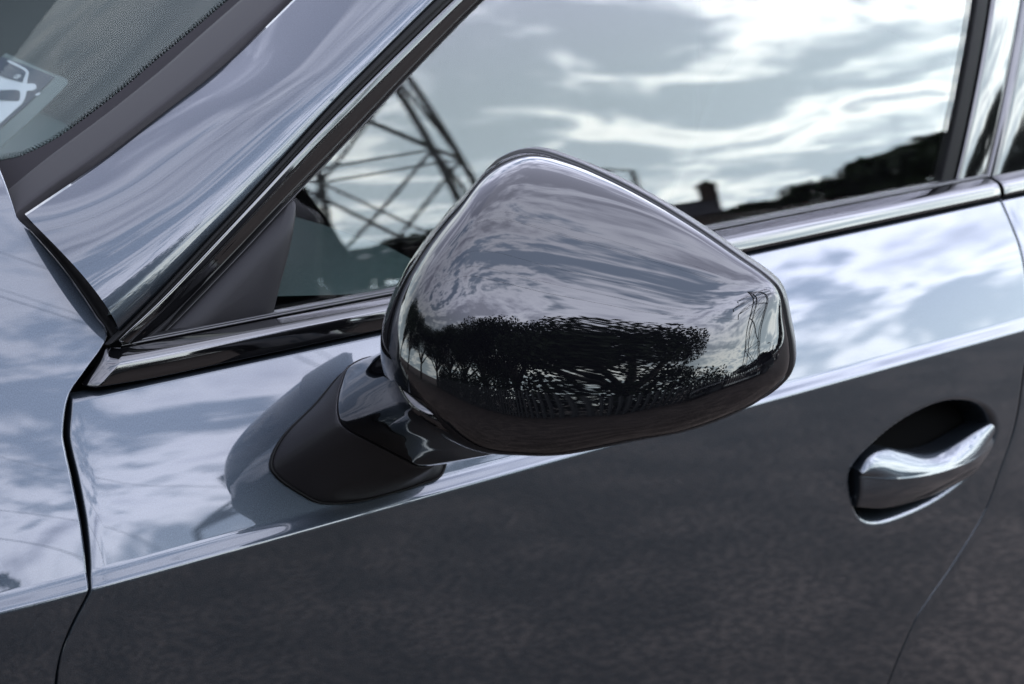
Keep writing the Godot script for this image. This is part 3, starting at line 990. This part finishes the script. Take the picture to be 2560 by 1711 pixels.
# ---------------------------------------------------------------- roof, bonnet and cabin
func build_cabin(car: Node) -> void:
	var rows := []
	for q in [[1.378, -0.118], [1.392, -0.122], [1.410, -0.140], [1.425, -0.19], [1.44, -0.35], [1.448, -0.75], [1.44, -1.15], [1.40, -1.40]]:
		var row := PackedVector3Array()
		for i in 20:
			var x := lerpf(0.56, 1.75, i / 19.0)
			row.append(Vector3(x - 0.10 * sst(-0.15, -0.75, q[1]) * (1.0 - i / 19.0), q[0] + 0.02 * sin(PI * i / 22.0), q[1]))
		rows.append(row)
	put("roof", mesh_of(rows, Vector3.UP), M.paint, car)
	rows = []
	for q in [[1.118, -0.115], [1.120, -0.2], [1.125, -0.5], [1.127, -0.75], [1.125, -1.0], [1.1, -1.4]]:
		var row := PackedVector3Array()
		for i in 16: row.append(Vector3(lerpf(-0.62, -0.035, i / 15.0), q[0] - 0.10 * pow(1.0 - i / 15.0, 1.5) - 0.01, q[1]))
		rows.append(row)
	put("bonnet", mesh_of(rows, Vector3.UP), M.paint, car)
	# dashboard with its top pad
	rows = []
	for q in [[0.0, 1.075, -0.02], [0.10, 1.060, 0.0], [0.22, 1.045, 0.0], [0.30, 1.036, 0.0], [0.335, 1.030, 0.0], [0.350, 1.018, 0.0], [0.352, 0.98, 0.0], [0.33, 0.80, 0.0]]:
		var row := PackedVector3Array()
		for i in 24:
			var z := lerpf(-0.040, -1.40, i / 23.0)
			row.append(Vector3(q[0] - 0.06 * sst(-0.1, -0.6, z) * q[0] / 0.35, q[1] + q[2] - 0.018 * sst(-0.13, -0.035, z), z))
		rows.append(row)
	put("dashboard", mesh_of(rows, Vector3(0.2, 1, 0)), M.dash_leather, car)
	rows = []
	for q in [[0.985, -0.026], [0.990, -0.060], [0.975, -0.085], [0.80, -0.085], [0.50, -0.06]]:
		rows.append(pl([Vector3(0.30, q[0], q[1]), Vector3(1.7, q[0] + 0.05, q[1])], 20))
	put("door_card", mesh_of(rows, Vector3(0, 1, -1)), M.cabin_black, car)
	# dark shell of the cabin
	var st := SurfaceTool.new()
	st.begin(Mesh.PRIMITIVE_TRIANGLES)
	box_st(st, Transform3D(Basis(), Vector3(0.6, 0.30, -0.7)), Vector3(2.4, 0.03, 1.35))
	put("cabin_floor", st.commit(), M.cabin_black, car)
	st = SurfaceTool.new()
	st.begin(Mesh.PRIMITIVE_TRIANGLES)
	box_st(st, Transform3D(Basis(), Vector3(0.6, 0.85, -1.46)), Vector3(2.4, 1.25, 0.03))
	put("far_side", st.commit(), M.far_trim, car)
	st = SurfaceTool.new()
	st.begin(Mesh.PRIMITIVE_TRIANGLES)
	box_st(st, Transform3D(Basis(), Vector3(1.78, 0.85, -0.72)), Vector3(0.03, 1.2, 1.45))
	put("rear_wall", st.commit(), M.cabin_black, car)
	st = SurfaceTool.new()
	st.begin(Mesh.PRIMITIVE_TRIANGLES)
	box_st(st, Transform3D(Basis(), Vector3(0.02, 0.62, -0.84)), Vector3(0.03, 0.76, 1.20))
	put("bulkhead", st.commit(), M.cabin_black, car)
	st = SurfaceTool.new()
	st.begin(Mesh.PRIMITIVE_TRIANGLES)
	box_st(st, Transform3D(Basis(), Vector3(1.17, 1.385, -0.78)), Vector3(1.2, 0.012, 1.25))
	put("headliner", st.commit(), M.headliner, car)
	# a front seat behind the glass
	var seat := base("front_seat", car)
	for part in 2:
		rows = []
		var hs := [0.0, 0.02, 0.06, 0.16, 0.34, 0.50, 0.57, 0.60] if part == 0 else [0.0, 0.015, 0.05, 0.10, 0.15, 0.18, 0.195, 0.20]
		for k in hs.size():
			var h: float = hs[k]
			var w: float = ([0.2, 0.24, 0.25, 0.26, 0.25, 0.22, 0.18, 0.06] if part == 0 else [0.04, 0.10, 0.125, 0.13, 0.13, 0.12, 0.09, 0.02])[k]
			var c := Vector3(0.98 + 0.30 * h, 0.58 + h, -0.40) if part == 0 else Vector3(1.18 + 0.2 * h, 1.19 + h, -0.40)
			var row := PackedVector3Array()
			for i in 24:
				var a := TAU * i / 24.0
				row.append(c + Vector3(cos(a) * 0.07 * (w / 0.25 + 0.2), 0, sin(a) * w))
			rows.append(row)
		put(["backrest", "headrest"][part], mesh_out(rows), M.cabin_black, seat)

# ==================================================================== permit behind the windscreen
func on_screen(a: float, s: float, off: float) -> Vector3:
	return SCR_O + SCR_AX * a + SCR_IN * s + SCR_N * (off - 0.10 * s * s)

func flat_shape(pts: Array, off: float, thick: float) -> ArrayMesh:
	var poly := PackedVector2Array()
	for p in pts: poly.append(Vector2(p[0], p[1]))
	var ix := Geometry2D.triangulate_polygon(poly)
	var st := SurfaceTool.new()
	st.begin(Mesh.PRIMITIVE_TRIANGLES)
	for side in 2:
		for k in range(0, ix.size(), 3):
			var g := (on_screen(poly[ix[k + 1]].x, poly[ix[k + 1]].y, off) - on_screen(poly[ix[k]].x, poly[ix[k]].y, off)).cross(on_screen(poly[ix[k + 2]].x, poly[ix[k + 2]].y, off) - on_screen(poly[ix[k]].x, poly[ix[k]].y, off))
			for j in ([0, 2, 1] if (g.dot(SCR_N) > 0.0) == (side == 0) else [0, 1, 2]):
				var q := poly[ix[k + j]]
				st.set_normal(SCR_N if side == 0 else -SCR_N)
				st.add_vertex(on_screen(q.x, q.y, off - thick * side))
	for k in poly.size():
		var a := poly[k]
		var b := poly[(k + 1) % poly.size()]
		var c := [on_screen(a.x, a.y, off), on_screen(b.x, b.y, off), on_screen(b.x, b.y, off - thick), on_screen(a.x, a.y, off - thick)]
		var nn: Vector3 = (c[1] - c[0]).cross(c[2] - c[0]).normalized()
		for j in [0, 1, 2, 0, 2, 3]:
			st.set_normal(nn)
			st.add_vertex(c[j])
	return st.commit()

func build_permit() -> void:
	var t := base("permit_holder")
	tag(t, "square permit in a clear holder stuck behind the windscreen, white car drawn on lilac", "permit")
	put("clear_holder", flat_shape([[0.1863, 0.4455], [0.171, 0.3302], [0.1634, 0.2661], [0.1610, 0.2400], [0.1590, 0.2290], [0.1545, 0.2200], [0.15, 0.2174], [0.1271, 0.2096], [0.0966, 0.1999], [0.0620, 0.1920], [0.045, 0.42]], -0.0085, 0.0004), M.holder, t)
	put("card", flat_shape([[0.1795, 0.44], [0.1596, 0.2593], [0.119, 0.2424], [0.0830, 0.2350], [0.045, 0.42]], -0.0078, 0.0004), M.card, t)
	var ink: Material = M.print_white
	put("printed_car", flat_shape([[0.1745, 0.41], [0.1646, 0.3411], [0.1600, 0.3230], [0.1558, 0.316], [0.1437, 0.2951], [0.1455, 0.2830], [0.1440, 0.2720], [0.1398, 0.2637], [0.1362, 0.2645], [0.1346, 0.2758], [0.1244, 0.2604], [0.117, 0.2523], [0.0880, 0.2450], [0.055, 0.41]], -0.0074, 0.0002), ink, t)
	put("printed_window", flat_shape([[0.1720, 0.41], [0.1624, 0.3441], [0.1585, 0.3270], [0.1542, 0.3211], [0.1442, 0.3072], [0.1465, 0.3505], [0.152, 0.41]], -0.0070, 0.0002), M.card, t)
	put("printed_lamp", flat_shape([[0.1285, 0.33], [0.1327, 0.3005], [0.1320, 0.2900], [0.1292, 0.2817], [0.1221, 0.268], [0.1190, 0.2661], [0.1167, 0.288], [0.114, 0.33]], -0.0070, 0.0002), M.card, t)
	put("printed_dot", flat_shape([[0.1352, 0.2480], [0.1345, 0.2425], [0.1318, 0.2420], [0.1305, 0.2470], [0.1320, 0.2510]], -0.0074, 0.0002), ink, t)
	var tm := TextMesh.new()
	var f := SystemFont.new()
	f.font_names = PackedStringArray(["Droid Sans"])
	f.font_weight = 700
	tm.font = f
	tm.text = "CER"
	tm.font_size = 32
	tm.pixel_size = 0.00026
	tm.depth = 0.0002
	tm.horizontal_alignment = HORIZONTAL_ALIGNMENT_RIGHT
	var o := put("printed_letters", tm, ink, t)
	var p0 := on_screen(0.1525, 0.345, -0.0066)
	var px := (on_screen(0.1475, 0.3215, -0.0066) - on_screen(0.1512, 0.352, -0.0066)).normalized()
	var pz := SCR_N
	var py := pz.cross(px).normalized()
	o.transform = Transform3D(Basis(px, py, px.cross(py)), on_screen(0.1492, 0.3245, -0.0064))

# ==================================================================== ground and surroundings
func build_ground() -> void:
	var pm := PlaneMesh.new()
	pm.size = Vector2(900, 900)
	var g := put("ground", pm, M.asphalt)
	tag(g, "", "", "", "structure")

func toward(heading_deg: float, dist: float) -> Vector3:
	# a place on the ground, its heading counted from straight out of the flank towards the rear
	var h := deg_to_rad(heading_deg)
	return Vector3(0.35 + sin(h) * dist, 0, cos(h) * dist)

func leaf_crown(sd: int, clumps: Array, count: int, size: float) -> ArrayMesh:
	var rng := RandomNumberGenerator.new()
	rng.seed = sd
	var st := SurfaceTool.new()
	st.begin(Mesh.PRIMITIVE_TRIANGLES)
	for c in clumps:
		for i in count:
			var d := Vector3(rng.randfn(), rng.randfn(), rng.randfn()).normalized() * pow(rng.randf(), 0.45)
			var p: Vector3 = c[0] + d * c[1]
			var n := Vector3(rng.randfn(), rng.randfn() + 0.6, rng.randfn()).normalized()
			var u := n.cross(Vector3(rng.randfn(), rng.randfn(), rng.randfn())).normalized()
			var v := n.cross(u)
			var s := size * rng.randf_range(0.5, 1.2)
			st.set_normal(n)
			for q in [[-1.0, 0.0], [0.0, 0.55], [1.0, 0.0], [-1.0, 0.0], [1.0, 0.0], [0.0, -0.55]]:
				st.set_normal(n)
				st.add_vertex(p + u * q[0] * s + v * q[1] * s)
	return st.commit()

func tree_parts(t: Node, sd: int, h: float, spread: float, leaf: Material, count: int, size: float) -> void:
	var rng := RandomNumberGenerator.new()
	rng.seed = sd
	var limbs := SurfaceTool.new()
	limbs.begin(Mesh.PRIMITIVE_TRIANGLES)
	var clumps := []
	var tube := func(a: Vector3, b: Vector3, r0: float, r1: float):
		var y := (b - a).normalized()
		var x := y.cross(Vector3(0.3, 0.1, 0.9)).normalized()
		var z := x.cross(y)
		var rows := []
		for k in 4:
			var c := a.lerp(b, k / 3.0) + x * sin(k * 2.1) * r0 * 0.25
			var row := PackedVector3Array()
			for i in 7:
				var an := TAU * i / 7.0
				row.append(c + (x * cos(an) + z * sin(an)) * lerpf(r0, r1, k / 3.0))
			rows.append(row)
		limbs.append_from(mesh_out(rows), 0, Transform3D())
	tube.call(Vector3(0, -0.1, 0), Vector3(0.1, h * 0.32, 0.05), h * 0.038, h * 0.026)
	for i in 9:
		var a := TAU * i / 9.0 + rng.randf_range(-0.3, 0.3)
		var e := rng.randf_range(0.15, 1.0)
		var tip := Vector3(cos(a) * spread * (1.05 - 0.55 * e), h * lerpf(0.24, 0.84, e), sin(a) * spread * (1.05 - 0.55 * e))
		tube.call(Vector3(0.1, h * rng.randf_range(0.22, 0.34), 0.05), tip, h * 0.018, h * 0.006)
		clumps.append([tip, Vector3(spread * 0.46, h * 0.13, spread * 0.46) * rng.randf_range(0.8, 1.2)])
	clumps.append([Vector3(0, h * 0.86, 0), Vector3(spread * 0.5, h * 0.14, spread * 0.5)])
	put("trunk", limbs.commit(), M.bark, t)
	put("crown", leaf_crown(sd + 1, clumps, count, size), leaf, t)

func copy_of(o: Node3D) -> Node3D:
	var c: Node3D = o.duplicate()
	c.name = o.name
	add_child(c, true)
	return c

func build_surroundings() -> void:
	# ---- row of broad trees ahead of and beside the car, mirrored in the cap
	var t0 := base("broad_tree")
	tree_parts(t0, 40, 8.0, 3.7, M.leaf, 1700, 0.11)
	var spots := [[-2.0, 9.8, 0.0, 0.9, "broad dark tree over the fence, the rearmost of the row mirrored in the cap"], [-5.0, 10.4, 1.9, 0.98, "broad dark tree over the fence, second from the rear end of the row"], [-8.0, 10.0, 3.3, 1.04, "broad dark tree over the fence, third from the rear end of the row"], [-11.6, 9.6, 4.4, 1.1, "broad dark tree over the fence in the middle of the mirrored row"], [-15.6, 8.8, 0.7, 1.12, "tall dark tree over the fence, third from the front end of the row"], [-19.5, 7.0, 2.6, 1.14, "tall dark tree over the fence, second from the front end of the row"], [-20.5, 2.0, 5.6, 1.15, "tall dark tree ahead of the car at the front end of the row"], [-16.5, -3.0, 1.2, 1.1, "tall dark tree ahead of the bonnet, inward of the row's front end"], [-14.5, -7.5, 3.9, 1.15, "tall dark tree ahead of the car's far wing, farthest from the flank"]]
	for i in spots.size():
		var s = spots[i]
		var t := t0 if i == 0 else copy_of(t0)
		t.position = Vector3(s[0], 0, s[1])
		t.rotation.y = s[2]
		t.scale = Vector3.ONE * s[3]
		tag(t, s[4], "tree", "broad trees behind the fence")
	# ---- palisade fence in front of them
	var f := base("palisade_fence")
	f.position = Vector3(0, 0, 6.6)
	tag(f, "grey steel palisade fence mirrored as a band of stripes low in the cap", "fence")
	var st := SurfaceTool.new()
	st.begin(Mesh.PRIMITIVE_TRIANGLES)
	for k in [[0.0, 0.0, 0.012, -0.006], [0.0, 0.0, -0.012, -0.006]]:
		box_st(st, Transform3D(Basis(Vector3.UP, 0.5 * signf(k[2])), Vector3(k[2] * 1.6, 0.72, 0)), Vector3(0.042, 1.44, 0.004))
	var head := PrismMesh.new()
	head.size = Vector3(0.075, 0.09, 0.006)
	st.append_from(head, 0, Transform3D(Basis(), Vector3(0, 1.485, 0)))
	var pale := st.commit()
	for i in 150:
		var o := put("pale", pale, M.fence_steel, f)
		o.position = Vector3(-19.0 + i * 0.16, 0.06, 0)
	var rail := BoxMesh.new()
	rail.size = Vector3(24.2, 0.05, 0.04)
	for y in [0.35, 1.22]:
		var o := put("rail", rail, M.fence_steel, f)
		o.position = Vector3(-7.0, y, 0.03)
	var post := BoxMesh.new()
	post.size = Vector3(0.09, 1.5, 0.06)
	for i in 9:
		var o := put("post", post, M.fence_steel, f)
		o.position = Vector3(-19.0 + i * 2.98, 0.75, 0.085)
	var hedge := []
	for i in 34:
		hedge.append([Vector3(-19.5 + i * 0.64, 1.4 + 0.5 * sin(i * 1.7), 8.0 + 0.5 * sin(i * 2.3)), Vector3(0.85, 1.7, 0.7)])
	var hg := put("undergrowth", leaf_crown(91, hedge, 560, 0.13), M.leaf)
	tag(hg, "dark tangled undergrowth massed behind the palisade fence", "undergrowth", "", "stuff")
	# ---- lattice pylon
	var py := base("pylon")
	py.position = toward(26.2, 31.0)
	py.rotation.y = deg_to_rad(26.2 + 12.0)
	tag(py, "steel lattice electricity pylon mirrored in the side window and the cap", "pylon")
	var H := 31.0
	var wid := func(y: float) -> float: return lerpf(2.5, 0.7, pow(y / 25.0, 0.8)) if y < 25.0 else lerpf(0.7, 0.05, (y - 25.0) / 6.0)
	for sx in [-1, 1]:
		for sz in [-1, 1]:
			st = SurfaceTool.new()
			st.begin(Mesh.PRIMITIVE_TRIANGLES)
			for k in 16:
				var ya := H * k / 16.0
				var yb := H * (k + 1) / 16.0
				bar_between(st, Vector3(wid.call(ya) * sx, ya, wid.call(ya) * sz), Vector3(wid.call(yb) * sx, yb, wid.call(yb) * sz), 0.17)
			put("leg", st.commit(), M.steel, py)
	for side in 4:
		st = SurfaceTool.new()
		st.begin(Mesh.PRIMITIVE_TRIANGLES)
		var y := 0.0
		while y < 28.5:
			var step := maxf(wid.call(y) * 3.0, 2.0)
			var y2 := minf(y + step, 29.0)
			var a: float = wid.call(y)
			var b: float = wid.call(y2)
			var R := Basis(Vector3.UP, PI / 2 * side)
			bar_between(st, R * Vector3(-a, y, a), R * Vector3(b, y2, b), 0.10)
			if side % 2 == 0: bar_between(st, R * Vector3(a, y, a), R * Vector3(-b, y2, b), 0.09)
			bar_between(st, R * Vector3(-b, y2, b), R * Vector3(b, y2, b), 0.09)
			y = y2
		put("bracing", st.commit(), M.steel, py)
	for lev in [[17.5, 4.6], [21.5, 5.6], [25.0, 4.0]]:
		for s in [-1, 1]:
			st = SurfaceTool.new()
			st.begin(Mesh.PRIMITIVE_TRIANGLES)
			var w: float = wid.call(lev[0])
			var tip := Vector3(lev[1] * s, lev[0] + 0.1, 0)
			for z in [-1, 1]:
				bar_between(st, Vector3(w * s, lev[0], w * z), tip, 0.14)
				bar_between(st, Vector3(w * s, lev[0] + 1.5, w * z), tip, 0.12)
				for k in 3:
					var p := Vector3(w * s, lev[0], w * z).lerp(tip, (k + 0.5) / 3.5)
					bar_between(st, p, Vector3(w * s, lev[0] + 1.5, w * z).lerp(tip, (k + 1) / 3.5), 0.08)
			bar_between(st, tip, tip + Vector3(0, -1.6, 0), 0.16)
			put("cross_arm", st.commit(), M.steel, py)
	# ---- power lines from it, over the car and away
	for lev in [[17.5, 4.6, -1], [17.5, 4.6, 1], [21.5, 5.6, -1], [21.5, 5.6, 1], [25.0, 4.0, -1], [25.0, 4.0, 1]]:
		st = SurfaceTool.new()
		st.begin(Mesh.PRIMITIVE_TRIANGLES)
		var a: Vector3 = py.transform * Vector3(lev[1] * lev[2], lev[0] - 1.5, 0)
		var b: Vector3 = a + py.transform.basis * Vector3(0, -1.0, -150.0)
		for k in 24:
			var u := k / 24.0
			var v := (k + 1) / 24.0
			bar_between(st, a.lerp(b, u) - Vector3(0, 10.0 * u * (1 - u), 0), a.lerp(b, v) - Vector3(0, 10.0 * v * (1 - v), 0), 0.022)
		var o := put("power_line", st.commit(), M.tyre)
		var row: String = "lowest" if lev[0] < 18 else "middle" if lev[0] < 23 else "topmost"
		tag(o, "thin black power line from the pylon's " + row + " " + ("far" if lev[2] < 0 else "near") + " arm, mirrored in paint", "cable", "power lines from the pylon")
	# ---- far bushes and trees along the horizon
	var b0 := base("far_tree")
	tree_parts(b0, 77, 5.0, 1.7, M.leaf_far, 300, 0.2)
	var far := [[20.5, 36.0, 0.75], [24.5, 40.0, 0.62], [28.0, 47.0, 0.8], [31.5, 44.0, 0.9], [39.6, 64.0, 0.5], [41.2, 60.0, 0.6], [42.6, 62.0, 0.55], [44.6, 58.0, 0.78], [46.2, 66.0, 0.62], [47.6, 55.0, 0.95], [49.3, 60.0, 1.2], [51.6, 57.0, 0.82], [54.5, 62.0, 1.5], [59.0, 58.0, 1.1], [66.0, 62.0, 1.5], [74.0, 60.0, 1.2]]
	for i in far.size():
		var s = far[i]
		var t := b0 if i == 0 else copy_of(b0)
		t.position = toward(s[0], s[1])
		t.rotation.y = i * 1.3
		t.scale = Vector3(2.1, 1.25, 1.7) * s[2]
		var nth: String = ["first", "second", "third", "fourth", "fifth", "sixth", "seventh", "eighth", "ninth", "tenth", "eleventh", "twelfth", "thirteenth", "fourteenth", "fifteenth", "last"][i]
		tag(t, ["low", "bushy", "tall"][int(s[2] * 10) % 3] + " green far tree on the mirrored horizon, " + nth + " from the pylon's side towards the rear", "tree", "far trees along the horizon")
	# ---- house with a chimney
	var h := base("far_house")
	h.position = toward(36.6, 46.0)
	h.rotation.y = deg_to_rad(36.6)
	tag(h, "low dark gabled house with one chimney on the horizon mirrored in the window", "house")
	var bm := BoxMesh.new()
	bm.size = Vector3(7.0, 2.6, 6.0)
	put("wall", bm, M.brick_wall, h).position = Vector3(-1.0, 1.3, 0)
	var pr := PrismMesh.new()
	pr.size = Vector3(6.5, 1.3, 7.4)
	var roof := put("roof", pr, M.slate, h)
	roof.rotation.y = PI / 2
	roof.position = Vector3(-1.0, 3.25, 0)
	st = SurfaceTool.new()
	st.begin(Mesh.PRIMITIVE_TRIANGLES)
	box_st(st, Transform3D(Basis(), Vector3(0, 0, 0)), Vector3(0.62, 2.3, 0.6))
	box_st(st, Transform3D(Basis(), Vector3(0, 0.92, 0)), Vector3(0.78, 0.16, 0.75))
	box_st(st, Transform3D(Basis(), Vector3(0, 1.15, 0)), Vector3(0.3, 0.4, 0.3))
	var ch := put("chimney", st.commit(), M.brick_wall, h)
	ch.position = Vector3(2.5, 4.0, 0.0)
	# ---- street lamp
	var lp := base("street_lamp")
	lp.position = toward(37.0, 30.0)
	tag(lp, "slim street lamp standing before the house, mirrored faintly in the window", "street lamp")
	st = SurfaceTool.new()
	st.begin(Mesh.PRIMITIVE_TRIANGLES)
	bar_between(st, Vector3(0, 0, 0), Vector3(0, 5.0, 0), 0.09)
	put("pole", st.commit(), M.steel, lp)
	st = SurfaceTool.new()
	st.begin(Mesh.PRIMITIVE_TRIANGLES)
	bar_between(st, Vector3(0, 5.0, 0), Vector3(-0.7, 5.2, 0), 0.07)
	box_st(st, Transform3D(Basis(Vector3.BACK, -0.2), Vector3(-0.9, 5.22, 0)), Vector3(0.6, 0.12, 0.25))
	put("lamp_head", st.commit(), M.steel, lp)
	# ---- parked cars
	parked_car(M.car_silver, Vector3(2.6, 0, 6.0), 0.0, "silver estate car parked by the fence end, mirrored low in the cap")
	parked_car(M.car_white, toward(31.0, 14.0), 0.5, "white car parked beyond the silver one, a speck at the cap's outer end")
	parked_car(M.car_red, toward(39.0, 15.5), 0.7, "red car parked beside the white one, a speck at the cap's outer end")

func extrude(poly: PackedVector2Array, half: float, inset: float) -> ArrayMesh:
	# a side outline given depth, its two flanks drawn in towards the top by "inset"
	var lo := 1e9
	var hi := -1e9
	for p in poly:
		lo = minf(lo, p.y)
		hi = maxf(hi, p.y)
	var rows := []
	for z in [-1.0, -0.94, 0.94, 1.0]:
		var row := PackedVector3Array()
		for p in poly:
			var w: float = half - inset * (p.y - lo) / (hi - lo)
			var s := 1.0 if absf(z) < 0.99 else 0.985
			row.append(Vector3(p.x * s, lo + (p.y - lo) * s, z * w))
		rows.append(row)
	var st := SurfaceTool.new()
	st.begin(Mesh.PRIMITIVE_TRIANGLES)
	st.append_from(mesh_out(rows), 0, Transform3D())
	var ix := Geometry2D.triangulate_polygon(poly)
	for r in [0, 3]:
		for k in range(0, ix.size(), 3):
			var a: Vector3 = rows[r][ix[k]]
			var b: Vector3 = rows[r][ix[k + 1]]
			var c: Vector3 = rows[r][ix[k + 2]]
			var want := Vector3(0, 0, -1 if r == 0 else 1)
			var tri_ := [a, b, c] if (b - a).cross(c - a).dot(want) < 0 else [a, c, b]
			for p in tri_:
				st.set_normal(want)
				st.add_vertex(p)
	return st.commit()

func parked_car(paint: Material, at: Vector3, turn: float, label: String) -> void:
	var c := base("parked_car")
	c.position = at
	c.rotation.y = turn
	tag(c, label, "car", "")
	var body := PackedVector2Array([Vector2(-2.2, 0.35), Vector2(-2.25, 0.62), Vector2(-2.1, 0.78), Vector2(-1.2, 0.93), Vector2(1.9, 0.98), Vector2(2.25, 0.85), Vector2(2.28, 0.4), Vector2(2.1, 0.28), Vector2(-2.0, 0.28)])
	put("body", extrude(body, 0.88, 0.06), paint, c)
	var cab := PackedVector2Array([Vector2(-1.15, 0.92), Vector2(-0.35, 1.38), Vector2(0.2, 1.43), Vector2(1.7, 1.40), Vector2(2.05, 0.96)])
	put("window", extrude(cab, 0.80, 0.16), M.car_glass, c)
	var roof := PackedVector2Array([Vector2(-0.45, 1.38), Vector2(0.2, 1.435), Vector2(1.78, 1.41), Vector2(1.8, 1.46), Vector2(0.2, 1.49), Vector2(-0.4, 1.43)])
	put("roof", extrude(roof, 0.66, 0.03), paint, c)
	var wheel := CylinderMesh.new()
	wheel.top_radius = 0.32
	wheel.bottom_radius = 0.32
	wheel.height = 0.2
	for x in [-1.4, 1.4]:
		for z in [-0.8, 0.8]:
			var w := put("wheel", wheel, M.tyre, c)
			w.rotation.x = PI / 2
			w.position = Vector3(x, 0.32, z)
			var rm := CylinderMesh.new()
			rm.top_radius = 0.21
			rm.bottom_radius = 0.21
			rm.height = 0.215
			put("rim", rm, M.steel, w)
